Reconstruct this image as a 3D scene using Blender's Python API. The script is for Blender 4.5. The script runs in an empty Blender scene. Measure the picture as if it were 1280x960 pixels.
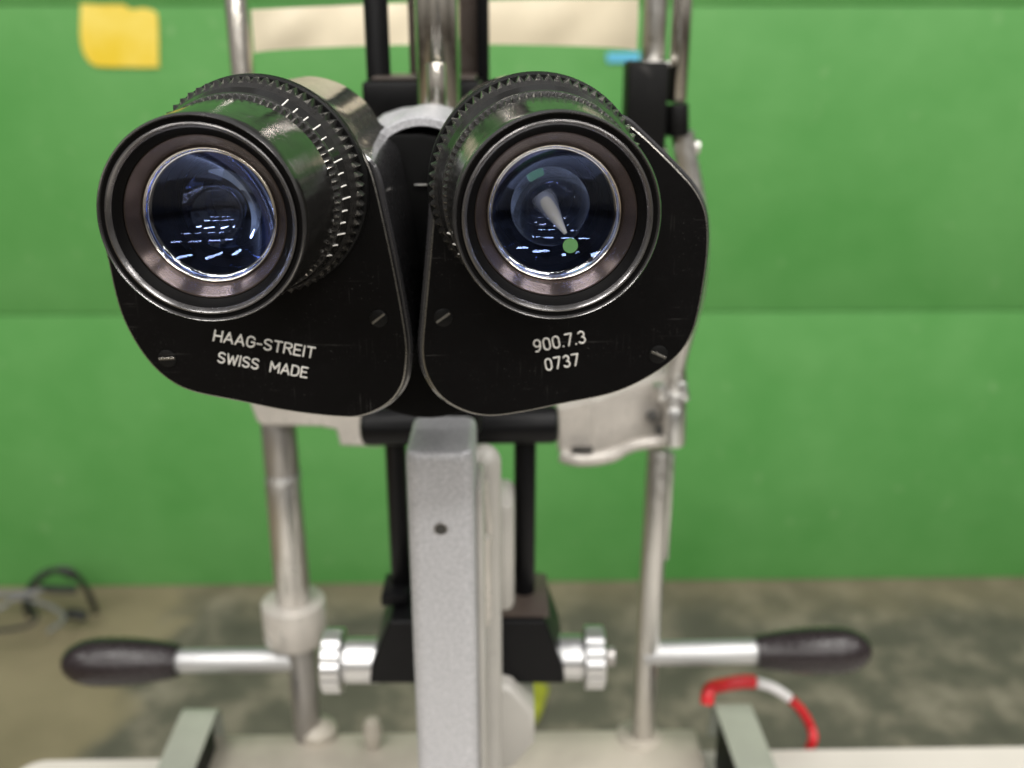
import bpy, bmesh, math, random
from mathutils import Vector, Matrix, noise
random.seed(7)
S = bpy.context.scene
col = S.collection
H = 1.23                       # eye height above the floor
PITCH = math.radians(20)
F = 1209.0
PI = math.pi

# ------------------------------------------------------------------ helpers
def ray(px, py):
    u = (px-640)/F; v = (480-py)/F
    return Vector((u, math.cos(PITCH)+v*math.sin(PITCH), -math.sin(PITCH)+v*math.cos(PITCH)))
EYE = Vector((0, 0, H))
def at(px, py, Y):
    d = ray(px, py); return EYE + d*(Y/d.y)
def atz(px, py, z):
    d = ray(px, py); return EYE + d*((z-H)/d.z)
def onplane(px, py, p, n):
    d = ray(px, py); return EYE + d*((p-EYE).dot(n)/d.dot(n))
def size(px, p):               # metres covered by px pixels at the point p
    dep = (p-EYE).dot(Vector((0, math.cos(PITCH), -math.sin(PITCH))))
    return px*dep/F

WM = {}                        # world matrices
def link(name, me, parent=None, M=None):
    o = bpy.data.objects.new(name, me); col.objects.link(o)
    M = M or Matrix.Identity(4)
    WM[o] = M
    if parent is not None:
        o.parent = parent
        o.matrix_local = WM[parent].inverted() @ M
    else:
        o.matrix_local = M
    return o
def thing(name, label, cat, loc, group=None):
    o = link(name, None, None, Matrix.Translation(loc))
    o['label'] = label; o['category'] = cat
    if group: o['group'] = group
    return o
def tag(o, label=None, cat=None, group=None, kind=None):
    if label: o['label'] = label
    if cat: o['category'] = cat
    if group: o['group'] = group
    if kind: o['kind'] = kind
    return o
def finish(bm, name, mats, parent=None, M=None, smooth=True, angle=35, recenter=True):
    """bm holds coordinates in the frame M (world if None)."""
    bmesh.ops.recalc_face_normals(bm, faces=bm.faces)
    M = M or Matrix.Identity(4)
    if recenter and M == Matrix.Identity(4):
        c = sum((v.co for v in bm.verts), Vector())/len(bm.verts)
        for v in bm.verts: v.co -= c
        M = Matrix.Translation(c)
    me = bpy.data.meshes.new(name)
    bm.to_mesh(me); bm.free()
    for m in (mats if isinstance(mats, (list, tuple)) else [mats]): me.materials.append(m)
    if smooth:
        me.shade_smooth() if hasattr(me, 'shade_smooth') else None
        me.set_sharp_from_angle(angle=math.radians(angle))
    return link(name, me, parent, M)

def add_box(bm, c, dims, bev=0.0, rot=None, seg=2):
    r = bmesh.ops.create_cube(bm, size=1)
    vs = r['verts']
    for v in vs: v.co = Vector((v.co.x*dims[0], v.co.y*dims[1], v.co.z*dims[2]))
    if bev > 0:
        es = list({e for v in vs for e in v.link_edges})
        rb = bmesh.ops.bevel(bm, geom=es, offset=bev, segments=seg, affect='EDGES', profile=0.5)
        vs = list({v for f in rb['faces'] for v in f.verts} | {v for v in vs if v.is_valid})
    for v in vs:
        if rot is not None: v.co = rot @ v.co
        v.co += Vector(c)
    return vs
def frame_of(axis, p, hint=Vector((1, 0, 0))):
    z = Vector(axis).normalized(); x = (hint - z*hint.dot(z)).normalized(); y = z.cross(x)
    M = Matrix((x, y, z)).transposed().to_4x4(); M.translation = p
    return M
def add_lathe(bm, prof, seg=64, M=None, mi=None, wave=None):
    """prof: list of (s, r) or (s, r, toothdepth); axis local z."""
    M = M or Matrix.Identity(4)
    rings = []
    for p in prof:
        s, r = p[0], p[1]
        if r <= 1e-7:
            rings.append([bm.verts.new(M @ Vector((0, 0, s)))])
        else:
            ring = []
            for k in range(seg):
                a = 2*PI*k/seg
                rr = r + (p[2]*wave(k) if (wave and len(p) > 2) else 0)
                ring.append(bm.verts.new(M @ Vector((rr*math.cos(a), rr*math.sin(a), s))))
            rings.append(ring)
    for i in range(len(rings)-1):
        a, b = rings[i], rings[i+1]
        for k in range(seg):
            k2 = (k+1) % seg
            if len(a) == 1 and len(b) == 1: continue
            if len(a) == 1: f = bm.faces.new((a[0], b[k], b[k2]))
            elif len(b) == 1: f = bm.faces.new((a[k], b[0], a[k2]))
            else: f = bm.faces.new((a[k], b[k], b[k2], a[k2]))
            if mi: f.material_index = mi(i, k)
def cylprof(r, l, b=0.0006):
    return [(0, 0), (0, r-b), (b*.3, r-b*.3), (b, r), (l-b, r), (l-b*.3, r-b*.3), (l, r-b), (l, 0)]
def add_cyl(bm, p0, p1, r, seg=40, b=0.0006, r2=None):
    p0 = Vector(p0); p1 = Vector(p1); d = p1-p0; L = d.length
    hint = Vector((1, 0, 0)) if abs(d.normalized().x) < .9 else Vector((0, 0, 1))
    M = frame_of(d, p0, hint)
    if r2 is None: pr = cylprof(r, L, b)
    else: pr = [(0, 0), (0, r-b), (b, r), (L-b, r2), (L, r2-b), (L, 0)]
    add_lathe(bm, pr, seg, M)
def add_tube(bm, pts, r, seg=10, closed=False):
    pts = [Vector(p) for p in pts]; n = len(pts)
    tang = []
    for i in range(n):
        a = pts[(i-1) % n] if (closed or i > 0) else pts[0]
        b = pts[(i+1) % n] if (closed or i < n-1) else pts[-1]
        tang.append((b-a).normalized())
    ref = Vector((0, 0, 1)) if abs(tang[0].z) < .9 else Vector((1, 0, 0))
    x = (ref - tang[0]*ref.dot(tang[0])).normalized()
    rings = []
    for i in range(n):
        t = tang[i]; x = (x - t*x.dot(t)).normalized(); y = t.cross(x)
        rr = r[i] if isinstance(r, (list, tuple)) else r
        rings.append([bm.verts.new(pts[i] + (x*math.cos(2*PI*k/seg)+y*math.sin(2*PI*k/seg))*rr) for k in range(seg)])
    rng = range(n) if closed else range(n-1)
    for i in rng:
        a, b = rings[i], rings[(i+1) % n]
        for k in range(seg):
            k2 = (k+1) % seg; bm.faces.new((a[k], a[k2], b[k2], b[k]))
    if not closed:
        bm.faces.new(rings[0]); bm.faces.new(rings[-1])
def catmull(pts, sub=8, closed=True):
    n = len(pts); out = []
    for i in range(n if closed else n-1):
        p0 = pts[(i-1) % n] if (closed or i > 0) else pts[0]
        p1 = pts[i]; p2 = pts[(i+1) % n]
        p3 = pts[(i+2) % n] if (closed or i < n-2) else pts[-1]
        for k in range(sub):
            t = k/sub
            out.append(.5*((2*p1)+(-p0+p2)*t+(2*p0-5*p1+4*p2-p3)*t*t+(-p0+3*p1-3*p2+p3)*t**3))
    if not closed: out.append(pts[-1].copy())
    return out
def add_loft(bm, outline, levels, mi=None):
    """outline: closed list of 2D vectors in local xy; levels: (z, offset outward)."""
    n = len(outline)
    area = sum(outline[i].x*outline[(i+1) % n].y-outline[(i+1) % n].x*outline[i].y for i in range(n))
    sg = 1 if area > 0 else -1
    nor = []
    for i in range(n):
        t = (outline[(i+1) % n]-outline[i-1]).normalized(); nor.append(Vector((t.y, -t.x))*sg)
    rings = [[bm.verts.new(Vector((outline[i].x+nor[i].x*o, outline[i].y+nor[i].y*o, z))) for i in range(n)] for z, o in levels]
    for j in range(len(rings)-1):
        for i in range(n):
            f = bm.faces.new((rings[j][i], rings[j][(i+1) % n], rings[j+1][(i+1) % n], rings[j+1][i]))
            if mi: f.material_index = mi(j)
    bm.faces.new(rings[0]); bm.faces.new(rings[-1])

# ------------------------------------------------------------------ materials
def nodes_mat(name):
    m = bpy.data.materials.new(name); m.use_nodes = True
    nt = m.node_tree; b = nt.nodes['Principled BSDF']
    return m, nt, b
def N(nt, t, **kw):
    n = nt.nodes.new(t)
    for k, v in kw.items():
        if k in n.inputs: n.inputs[k].default_value = v
        else: setattr(n, k, v)
    return n
def mat(name, c, rough=.5, metal=0., var=0., vscale=40., bump=0., bscale=300., rvar=0., coat=0., aniso=0., c2=None, spec=.5):
    m, nt, b = nodes_mat(name)
    L = nt.links.new
    b.inputs['Base Color'].default_value = (*c, 1)
    b.inputs['Roughness'].default_value = rough
    b.inputs['Metallic'].default_value = metal
    b.inputs['Specular IOR Level'].default_value = spec
    if coat: b.inputs['Coat Weight'].default_value = coat; b.inputs['Coat Roughness'].default_value = .08
    tc = N(nt, 'ShaderNodeTexCoord')
    if var or c2:
        nz = N(nt, 'ShaderNodeTexNoise'); nz.inputs['Scale'].default_value = vscale; nz.inputs['Detail'].default_value = 6
        L(tc.outputs['Object'], nz.inputs['Vector'])
        mx = N(nt, 'ShaderNodeMix', data_type='RGBA')
        cc2 = c2 or tuple(x*(1-var) for x in c)
        mx.inputs['A'].default_value = (*cc2, 1)
        mx.inputs['B'].default_value = (*(tuple(min(1, x*(1+var)) for x in c) if not c2 else c), 1)
        mr = N(nt, 'ShaderNodeMapRange'); mr.inputs['From Min'].default_value = .35; mr.inputs['From Max'].default_value = .65
        L(nz.outputs['Fac'], mr.inputs['Value']); L(mr.outputs['Result'], mx.inputs['Factor'])
        L(mx.outputs['Result'], b.inputs['Base Color'])
    if rvar:
        nz = N(nt, 'ShaderNodeTexNoise'); nz.inputs['Scale'].default_value = vscale*3; nz.inputs['Detail'].default_value = 8; nz.inputs['Roughness'].default_value = .7
        L(tc.outputs['Object'], nz.inputs['Vector'])
        mr = N(nt, 'ShaderNodeMapRange'); mr.inputs['From Min'].default_value = .35; mr.inputs['From Max'].default_value = .7
        mr.inputs['To Min'].default_value = max(.03, rough-rvar); mr.inputs['To Max'].default_value = min(1, rough+rvar)
        L(nz.outputs['Fac'], mr.inputs['Value']); L(mr.outputs['Result'], b.inputs['Roughness'])
    if bump:
        nz = N(nt, 'ShaderNodeTexNoise'); nz.inputs['Scale'].default_value = bscale; nz.inputs['Detail'].default_value = 4
        L(tc.outputs['Object'], nz.inputs['Vector'])
        bp = N(nt, 'ShaderNodeBump'); bp.inputs['Strength'].default_value = bump; bp.inputs['Distance'].default_value = .0004
        L(nz.outputs['Fac'], bp.inputs['Height']); L(bp.outputs['Normal'], b.inputs['Normal'])
    if aniso:
        b.inputs['Anisotropic'].default_value = aniso
        tg = N(nt, 'ShaderNodeTangent', direction_type='RADIAL', axis='Z')
        L(tg.outputs['Tangent'], b.inputs['Tangent'])
        b.inputs['Anisotropic Rotation'].default_value = .25
    return m
MT = {}
MT['plate'] = mat('black_lacquer_plate', (.0028, .0026, .0027), .45, bump=.08, bscale=1500, rvar=.05, vscale=60, spec=.09)
MT['edge'] = mat('rubbed_bare_edge', (.22, .21, .19), .33, metal=.8, rvar=.15, vscale=200)
MT['housing'] = mat('black_enamel', (.030, .029, .031), .27, rvar=.04, vscale=25, spec=.8, coat=.9)
MT['barrel'] = mat('worn_black_barrel', (.010, .0095, .0085), .16, rvar=.07, vscale=60, bump=.12, bscale=260, spec=.6)
MT['rim'] = mat('rubbed_black_rim', (.15, .145, .145), .24, metal=.85, rvar=.06, vscale=120)
MT['groove'] = mat('matte_black_groove', (.0022, .002, .002), .5, spec=.06)
MT['knurl'] = mat('black_knurl', (.016, .015, .014), .33, rvar=.1, vscale=150)
MT['worn'] = mat('bare_tooth_tips', (.55, .52, .46), .30, metal=.9, rvar=.2, vscale=500, c2=(.05, .05, .045))
MT['seat'] = mat('brown_anodised_ring', (.115, .092, .088), .27, metal=.92, aniso=.92)
MT['paint_white'] = mat('engraved_white', (.72, .70, .66), .6, var=.12, vscale=900)
MT['hammer'] = None
MT['grey_smooth'] = mat('grey_beige_enamel', (.36, .345, .315), .35, var=.06, vscale=30, rvar=.08)
MT['chrome'] = mat('chrome', (.70, .66, .60), .2, metal=1., rvar=.07, vscale=30)
MT['satin'] = mat('satin_steel', (.62, .605, .58), .36, metal=1., rvar=.1, vscale=50)
MT['dullsteel'] = mat('dull_steel', (.37, .355, .34), .42, metal=.9, rvar=.1, vscale=40)
MT['dullalu'] = mat('dull_aluminium', (.50, .50, .50), .5, metal=.9, rvar=.06, vscale=80)
MT['alu'] = mat('turned_aluminium', (.60, .60, .60), .36, metal=1., rvar=.06, vscale=80)
MT['black'] = mat('black_painted_metal', (.0035, .0035, .004), .4, rvar=.06, vscale=50, spec=.15)
MT['blackmatte'] = mat('black_matte', (.0035, .0035, .0035), .5, spec=.16)
MT['brownblack'] = mat('dark_brown_housing', (.055, .042, .035), .35, rvar=.1, vscale=30)
MT['void'] = mat('matt_black_inside', (.0025, .0025, .0025), .8, spec=.1)
MT['cream'] = mat('cream_band', (.72, .64, .48), .38, var=.08, vscale=18, bump=.5, bscale=45, rvar=.12)
MT['grip'] = mat('brown_black_grip', (.016, .0115, .0125), .3, rvar=.1, vscale=60, bump=.1, bscale=200, spec=.4)
MT['cast'] = mat('cast_grey_lacquer', (.46, .43, .39), .34, metal=.25, var=.1, vscale=40, bump=.2, bscale=200, rvar=.1)
MT['darkcast'] = mat('dark_hole', (.03, .028, .024), .6)
MT['tabletop'] = mat('white_laminate', (.54, .505, .455), .36, var=.05, vscale=6, rvar=.08)
MT['basebar'] = mat('beige_grey_enamel', (.33, .30, .25), .4, var=.25, vscale=14, rvar=.1)
MT['cover'] = mat('grey_green_cover', (.27, .285, .235), .42, var=.08, vscale=30)
MT['red'] = mat('red_vinyl', (.50, .012, .018), .35, var=.2, vscale=60)
MT['redwhite'] = mat('white_vinyl', (.70, .68, .68), .35, var=.1, vscale=60)
MT['cable'] = mat('black_cable', (.012, .012, .012), .45)
MT['greycable'] = mat('grey_cable', (.17, .17, .17), .45)
MT['yellow'] = mat('yellow_patch', (.70, .50, .02), .5, c2=(.78, .62, .12), vscale=9)
MT['blue'] = mat('blue_tape', (.10, .42, .62), .5)
MT['yellowfloor'] = mat('yellow_green_paint', (.26, .27, .02), .6, var=.2, vscale=30)
MT['legs'] = mat('grey_powder_coat', (.3, .3, .3), .5)

def wear(m):
    nt = m.node_tree; b = nt.nodes['Principled BSDF']; L = nt.links.new
    tc = N(nt, 'ShaderNodeTexCoord'); last = None
    outs = []
    for sc, rot, lo, hi, k in (((2600, 60, 60), .5, .70, .78, .5), ((50, 2400, 50), -.4, .71, .79, .5), ((2300, 2300, 2300), 0, .70, .80, .7)):
        mp = N(nt, 'ShaderNodeMapping'); mp.inputs['Scale'].default_value = sc; mp.inputs['Rotation'].default_value = (0, 0, rot)
        L(tc.outputs['Object'], mp.inputs['Vector'])
        nz = N(nt, 'ShaderNodeTexNoise'); nz.inputs['Scale'].default_value = 1; nz.inputs['Detail'].default_value = 1; L(mp.outputs[0], nz.inputs['Vector'])
        mr = N(nt, 'ShaderNodeMapRange'); mr.inputs['From Min'].default_value = lo; mr.inputs['From Max'].default_value = hi; mr.inputs['To Max'].default_value = k
        L(nz.outputs['Fac'], mr.inputs['Value']); outs.append(mr.outputs['Result'])
    mk = N(nt, 'ShaderNodeTexNoise'); mk.inputs['Scale'].default_value = 90; mk.inputs['Detail'].default_value = 3; L(tc.outputs['Object'], mk.inputs['Vector'])
    ms = N(nt, 'ShaderNodeMapRange'); ms.inputs['From Min'].default_value = .48; ms.inputs['From Max'].default_value = .68; L(mk.outputs['Fac'], ms.inputs['Value'])
    a = N(nt, 'ShaderNodeMath', operation='MAXIMUM'); L(outs[0], a.inputs[0]); L(outs[1], a.inputs[1])
    c = N(nt, 'ShaderNodeMath', operation='MAXIMUM'); L(a.outputs[0], c.inputs[0]); L(outs[2], c.inputs[1])
    d = N(nt, 'ShaderNodeMath', operation='MULTIPLY'); L(c.outputs[0], d.inputs[0]); L(ms.outputs['Result'], d.inputs[1])
    mx = N(nt, 'ShaderNodeMix', data_type='RGBA'); mx.inputs['A'].default_value = b.inputs['Base Color'].default_value; mx.inputs['B'].default_value = (.10, .095, .09, 1)
    L(d.outputs[0], mx.inputs['Factor']); L(mx.outputs['Result'], b.inputs['Base Color'])
for k_ in ('plate', 'housing', 'barrel', 'blackmatte'): wear(MT[k_])

def hammertone():
    m, nt, b = nodes_mat('grey_hammertone'); L = nt.links.new
    tc = N(nt, 'ShaderNodeTexCoord')
    vo = N(nt, 'ShaderNodeTexNoise'); vo.inputs['Scale'].default_value = 1050; vo.inputs['Detail'].default_value = 3
    L(tc.outputs['Object'], vo.inputs['Vector'])
    mx = N(nt, 'ShaderNodeMix', data_type='RGBA'); mx.inputs['A'].default_value = (.36, .36, .375, 1); mx.inputs['B'].default_value = (.50, .50, .515, 1)
    mr = N(nt, 'ShaderNodeMapRange'); mr.inputs['From Min'].default_value = .38; mr.inputs['From Max'].default_value = .64
    L(vo.outputs['Fac'], mr.inputs['Value']); L(mr.outputs['Result'], mx.inputs['Factor']); L(mx.outputs['Result'], b.inputs['Base Color'])
    b.inputs['Metallic'].default_value = .25; b.inputs['Roughness'].default_value = .38
    n2 = N(nt, 'ShaderNodeTexNoise'); n2.inputs['Scale'].default_value = 1300; n2.inputs['Detail'].default_value = 2
    L(tc.outputs['Object'], n2.inputs['Vector'])
    bp = N(nt, 'ShaderNodeBump'); bp.inputs['Strength'].default_value = .45; bp.inputs['Distance'].default_value = .0004
    L(n2.outputs['Fac'], bp.inputs['Height']); L(bp.outputs['Normal'], b.inputs['Normal'])
    return m
MT['hammer'] = hammertone()

def glass(name, tint, gloss, ior=1.5, boost=1.0):
    """coated lens surface: lets light straight through and reflects by Fresnel"""
    m = bpy.data.materials.new(name); m.use_nodes = True; nt = m.node_tree; nt.nodes.clear(); L = nt.links.new
    out = N(nt, 'ShaderNodeOutputMaterial'); mix = N(nt, 'ShaderNodeMixShader')
    tr = N(nt, 'ShaderNodeBsdfTransparent'); tr.inputs['Color'].default_value = (*tint, 1)
    gl = N(nt, 'ShaderNodeBsdfGlossy'); gl.inputs['Color'].default_value = (*gloss, 1); gl.inputs['Roughness'].default_value = .015
    fr = N(nt, 'ShaderNodeFresnel'); fr.inputs['IOR'].default_value = ior
    mu = N(nt, 'ShaderNodeMath', operation='MULTIPLY', use_clamp=True); mu.inputs[1].default_value = boost
    L(fr.outputs[0], mu.inputs[0]); L(mu.outputs[0], mix.inputs[0]); L(tr.outputs[0], mix.inputs[1]); L(gl.outputs[0], mix.inputs[2])
    L(mix.outputs[0], out.inputs[0]); return m
MT['lens'] = glass('coated_front_lens', (.88, .90, .96), (.85, .88, 1.), 1.4, .6)
MT['lens2'] = glass('coated_inner_lens', (.75, .80, .95), (.38, .50, .90), 1.5, .8)
MT['lens4'] = glass('small_strong_lens', (.8, .8, .9), (.85, .92, 1.), 1.5, 2.4)
MT['lens3'] = glass('coated_deep_lens', (.8, .8, .85), (.7, .8, 1.), 1.5, 1.)
MT['bevel'] = glass('polished_glass_bevel', (.8, .8, .8), (1, .97, .93), 2.0, 1.4)
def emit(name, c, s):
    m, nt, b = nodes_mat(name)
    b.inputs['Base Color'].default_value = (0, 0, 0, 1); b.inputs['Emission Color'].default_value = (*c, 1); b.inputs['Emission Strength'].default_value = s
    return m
MT['pupil'] = emit('green_pupil_glow', (.14, .33, .10), .8)  # emission stands in for green wall light coming through the optics
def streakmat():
    m, nt, b = nodes_mat('painted_glare_streak'); L = nt.links.new  # glare in the lens, painted as a pale colour fading with depth
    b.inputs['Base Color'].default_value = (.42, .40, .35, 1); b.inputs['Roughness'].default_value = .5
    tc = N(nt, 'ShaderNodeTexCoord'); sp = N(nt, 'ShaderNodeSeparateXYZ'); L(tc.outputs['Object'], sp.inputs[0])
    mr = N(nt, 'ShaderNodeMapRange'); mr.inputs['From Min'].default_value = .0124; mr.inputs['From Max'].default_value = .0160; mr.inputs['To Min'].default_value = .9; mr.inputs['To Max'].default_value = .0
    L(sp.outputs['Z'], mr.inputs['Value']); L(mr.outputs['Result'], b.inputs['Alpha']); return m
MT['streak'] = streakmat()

def wallmat():
    m, nt, b = nodes_mat('green_painted_boards'); L = nt.links.new
    tc = N(nt, 'ShaderNodeTexCoord')
    nz = N(nt, 'ShaderNodeTexNoise'); nz.inputs['Scale'].default_value = 3.2; nz.inputs['Detail'].default_value = 9; nz.inputs['Roughness'].default_value = .6
    L(tc.outputs['Object'], nz.inputs['Vector'])
    mr = N(nt, 'ShaderNodeMapRange'); mr.inputs['From Min'].default_value = .3; mr.inputs['From Max'].default_value = .7
    mx = N(nt, 'ShaderNodeMix', data_type='RGBA'); mx.inputs['A'].default_value = (.070, .248, .054, 1); mx.inputs['B'].default_value = (.108, .300, .084, 1)
    L(nz.outputs['Fac'], mr.inputs['Value']); L(mr.outputs['Result'], mx.inputs['Factor'])
    # small scuffs
    n2 = N(nt, 'ShaderNodeTexNoise'); n2.inputs['Scale'].default_value = 22; n2.inputs['Detail'].default_value = 5
    L(tc.outputs['Object'], n2.inputs['Vector'])
    m2 = N(nt, 'ShaderNodeMapRange'); m2.inputs['From Min'].default_value = .66; m2.inputs['From Max'].default_value = .78
    L(n2.outputs['Fac'], m2.inputs['Value'])
    sc = N(nt, 'ShaderNodeMath', operation='MULTIPLY'); sc.inputs[1].default_value = .45; L(m2.outputs['Result'], sc.inputs[0])
    mx2 = N(nt, 'ShaderNodeMix', data_type='RGBA'); mx2.inputs['B'].default_value = (.20, .36, .15, 1)
    L(sc.outputs[0], mx2.inputs['Factor']); L(mx.outputs['Result'], mx2.inputs['A']); L(mx2.outputs['Result'], b.inputs['Base Color'])
    b.inputs['Roughness'].default_value = .55; b.inputs['Specular IOR Level'].default_value = .25
    bp = N(nt, 'ShaderNodeBump'); bp.inputs['Strength'].default_value = .35; bp.inputs['Distance'].default_value = .02
    L(nz.outputs['Fac'], bp.inputs['Height']); L(bp.outputs['Normal'], b.inputs['Normal'])
    return m
def floormat():
    m, nt, b = nodes_mat('stained_concrete'); L = nt.links.new
    tc = N(nt, 'ShaderNodeTexCoord')
    def noi(sc, det=6, rg=.55):
        n = N(nt, 'ShaderNodeTexNoise'); n.inputs['Scale'].default_value = sc; n.inputs['Detail'].default_value = det; n.inputs['Roughness'].default_value = rg
        L(tc.outputs['Object'], n.inputs['Vector']); return n
    def ramp(src, stops):
        cr = N(nt, 'ShaderNodeValToRGB'); e = cr.color_ramp.elements
        e[0].position, e[0].color = stops[0][0], (*stops[0][1], 1); e[1].position, e[1].color = stops[-1][0], (*stops[-1][1], 1)
        for p, c in stops[1:-1]: q = e.new(p); q.color = (*c, 1)
        L(src, cr.inputs['Fac']); return cr
    def mix(f, a, c):
        x = N(nt, 'ShaderNodeMix', data_type='RGBA'); L(f, x.inputs['Factor']); L(a, x.inputs['A']); L(c, x.inputs['B']); return x
    dark = ramp(noi(8, 9, .65).outputs['Fac'], [(.32, (.072, .066, .052)), (.48, (.098, .090, .070)), (.56, (.160, .140, .108)), (.72, (.25, .22, .175))])
    tan = ramp(noi(4).outputs['Fac'], [(.3, (.17, .140, .086)), (.7, (.25, .205, .130))])
    sp = N(nt, 'ShaderNodeSeparateXYZ'); L(tc.outputs['Object'], sp.inputs[0])
    nz = noi(5, 4)
    def edge(axis, e0, e1):
        a = N(nt, 'ShaderNodeMath', operation='MULTIPLY_ADD'); a.inputs[1].default_value = .30; L(nz.outputs['Fac'], a.inputs[0]); L(sp.outputs[axis], a.inputs[2])
        r = N(nt, 'ShaderNodeMapRange'); r.inputs['From Min'].default_value = e0+.15; r.inputs['From Max'].default_value = e1+.15; L(a.outputs[0], r.inputs['Value']); return r
    left = edge('X', -.74, -.80)
    strip = edge('Y', 1.82, 1.98)
    st = N(nt, 'ShaderNodeMath', operation='MULTIPLY'); st.inputs[1].default_value = .6; L(strip.outputs['Result'], st.inputs[0])
    c1 = mix(st.outputs[0], dark.outputs['Color'], tan.outputs['Color'])
    c2 = mix(left.outputs['Result'], c1.outputs['Result'], tan.outputs['Color'])
    L(c2.outputs['Result'], b.inputs['Base Color'])
    b.inputs['Roughness'].default_value = .6
    return m

# ------------------------------------------------------------------ setting
bm = bmesh.new()
for v in [(-6, -6, 0), (6, -6, 0), (6, 6, 0), (-6, 6, 0)]: bm.verts.new(v)
bm.faces.new(bm.verts)
tag(finish(bm, 'floor', floormat(), smooth=False), kind='structure')
WK = .0175; WD = 2.0
wd = Vector((1, WK, 0)).normalized(); wn = Vector((-WK, 1, 0)).normalized(); WP = Vector((0, WD, 0))
def onwall(px, py): return onplane(px, py, WP, wn)
zs = [0.0, onwall(640, 391).z, onwall(640, 6).z, onwall(640, 6).z+.64]
wall = thing('green_board_wall', 'green painted wall of wide horizontal boards behind the instrument', 'wall', (0, WD, 0))
wm = wallmat()
rotw = Matrix.Rotation(math.atan(WK), 3, 'Z')
for i in range(3):
    bm = bmesh.new()
    z0, z1 = zs[i]+(.001 if i else 0), zs[i+1]-.001
    vs = add_box(bm, (0, 0, 0), (6.4, .04, z1-z0), .003)
    # gentle unevenness of the boards
    for v in vs: v.co = rotw @ v.co + Vector((0, WD, (z0+z1)/2)) + wn*.02
    finish(bm, 'board', wm, wall, recenter=False)
bm = bmesh.new(); add_box(bm, Vector((0, WD, 1.0))+wn*.055, (6.4, .03, 2.0), 0, rotw)
finish(bm, 'backing', mat('dark_green_backing', (.03, .10, .02), .7), wall)
# shadow-gap trim where wall meets floor
def wall_patch(pts, m, name, label, cat, sub=3):
    bm = bmesh.new()
    P = [onwall(x, y) - wn*.003 for x, y in pts]
    P = catmull(P, sub) if sub > 1 else P
    a = [bm.verts.new(p) for p in P]; b = [bm.verts.new(p - wn*.0015) for p in P]
    bm.faces.new(b); bm.faces.new(list(reversed(a)))
    for i in range(len(a)):
        j = (i+1) % len(a); bm.faces.new((a[i], a[j], b[j], b[i]))
    return tag(finish(bm, name, m, smooth=False), label, cat)
wall_patch([(102, 8), (104, 5), (130, 6), (156, 6), (164, 12), (180, 10), (194, 14), (198, 22), (199, 50), (199, 80), (197, 84), (160, 84), (124, 83), (112, 76), (104, 62), (101, 40)],
           MT['yellow'], 'yellow_sticker', 'yellow sticker with rounded corners stuck high on the green wall', 'sticker', 2)
wall_patch([(758, 66), (800, 65), (800, 78), (759, 78)], MT['blue'], 'blue_tape', 'small light blue tape piece on the green wall below the cream band', 'tape', 1)

# cable coil on the floor by the wall
coil = thing('cable_coil', 'loose coil of thin black and grey cable lying against the green wall', 'cable', atz(70, 770, 0))
def blob_loop(cx, cy, rx, ry, Y, n=40, ph=0, wob=3, a0=0, a1=2*PI):
    pts = []
    for k in range(n+1):
        a = a0+(a1-a0)*k/n
        x = cx+rx*math.cos(a)+wob*math.sin(3*a+ph); y = cy+ry*math.sin(a)+wob*math.cos(2*a+ph)
        pts.append(at(x, y, Y+.02*math.sin(a+ph)))
    return pts
bm = bmesh.new()
add_tube(bm, blob_loop(77, 760, 41, 46, 1.86, ph=.4), .0065, 8)
add_tube(bm, blob_loop(72, 752, 38, 40, 1.90, ph=2., a1=1.7*PI), .006, 8)
add_tube(bm, [at(x, y, Y) for x, y, Y in [(50, 735, 1.85), (70, 737, 1.85), (96, 737, 1.86)]], .009, 8)
add_tube(bm, [at(x, y, Y) for x, y, Y in [(84, 767, 1.8), (98, 768, 1.8), (108, 771, 1.8)]], .012, 8)
add_tube(bm, catmull([at(x, y, Y) for x, y, Y in [(-40, 786, 1.7), (0, 788, 1.7), (35, 782, 1.72), (46, 770, 1.74), (34, 750, 1.8)]], 6, False), .0045, 8)
finish(bm, 'black_strands', MT['cable'], coil)
bm = bmesh.new()
add_tube(bm, catmull([at(x, y, Y) for x, y, Y in [(-40, 742, 1.85), (0, 743, 1.85), (25, 742, 1.83), (42, 741, 1.83), (52, 738, 1.83)]], 6, False), .007, 8)
add_tube(bm, catmull([at(x, y, Y) for x, y, Y in [(-30, 770, 1.8), (0, 760, 1.8), (20, 748, 1.83), (45, 752, 1.83), (70, 762, 1.8), (80, 774, 1.75), (60, 790, 1.7)]], 6, False), .0045, 8)
finish(bm, 'grey_strands', MT['greycable'], coil)

# yellow-green paint mark on the floor
bm = bmesh.new()
P = catmull([atz(x, y, .009) for x, y in [(655, 855), (684, 856), (680, 880), (668, 905), (655, 890)]], 4)
bm.faces.new([bm.verts.new(p) for p in P])
tag(finish(bm, 'floor_paint_mark', MT['yellowfloor'], smooth=False), 'small yellow-green paint mark on the concrete floor beyond the table', 'paint mark')

# ------------------------------------------------------------------ table
TZ = H-.46
table = thing('table', 'white laminate table carrying the grey and black instrument', 'table', (.06, .2, 0))
rt = Matrix.Rotation(math.atan(.02), 3, 'Z')
bm = bmesh.new()
outl = [Vector((-.375, -.35)), Vector((.60, -.35)), Vector((.60, .338)), Vector((-.375, .338))]
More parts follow.
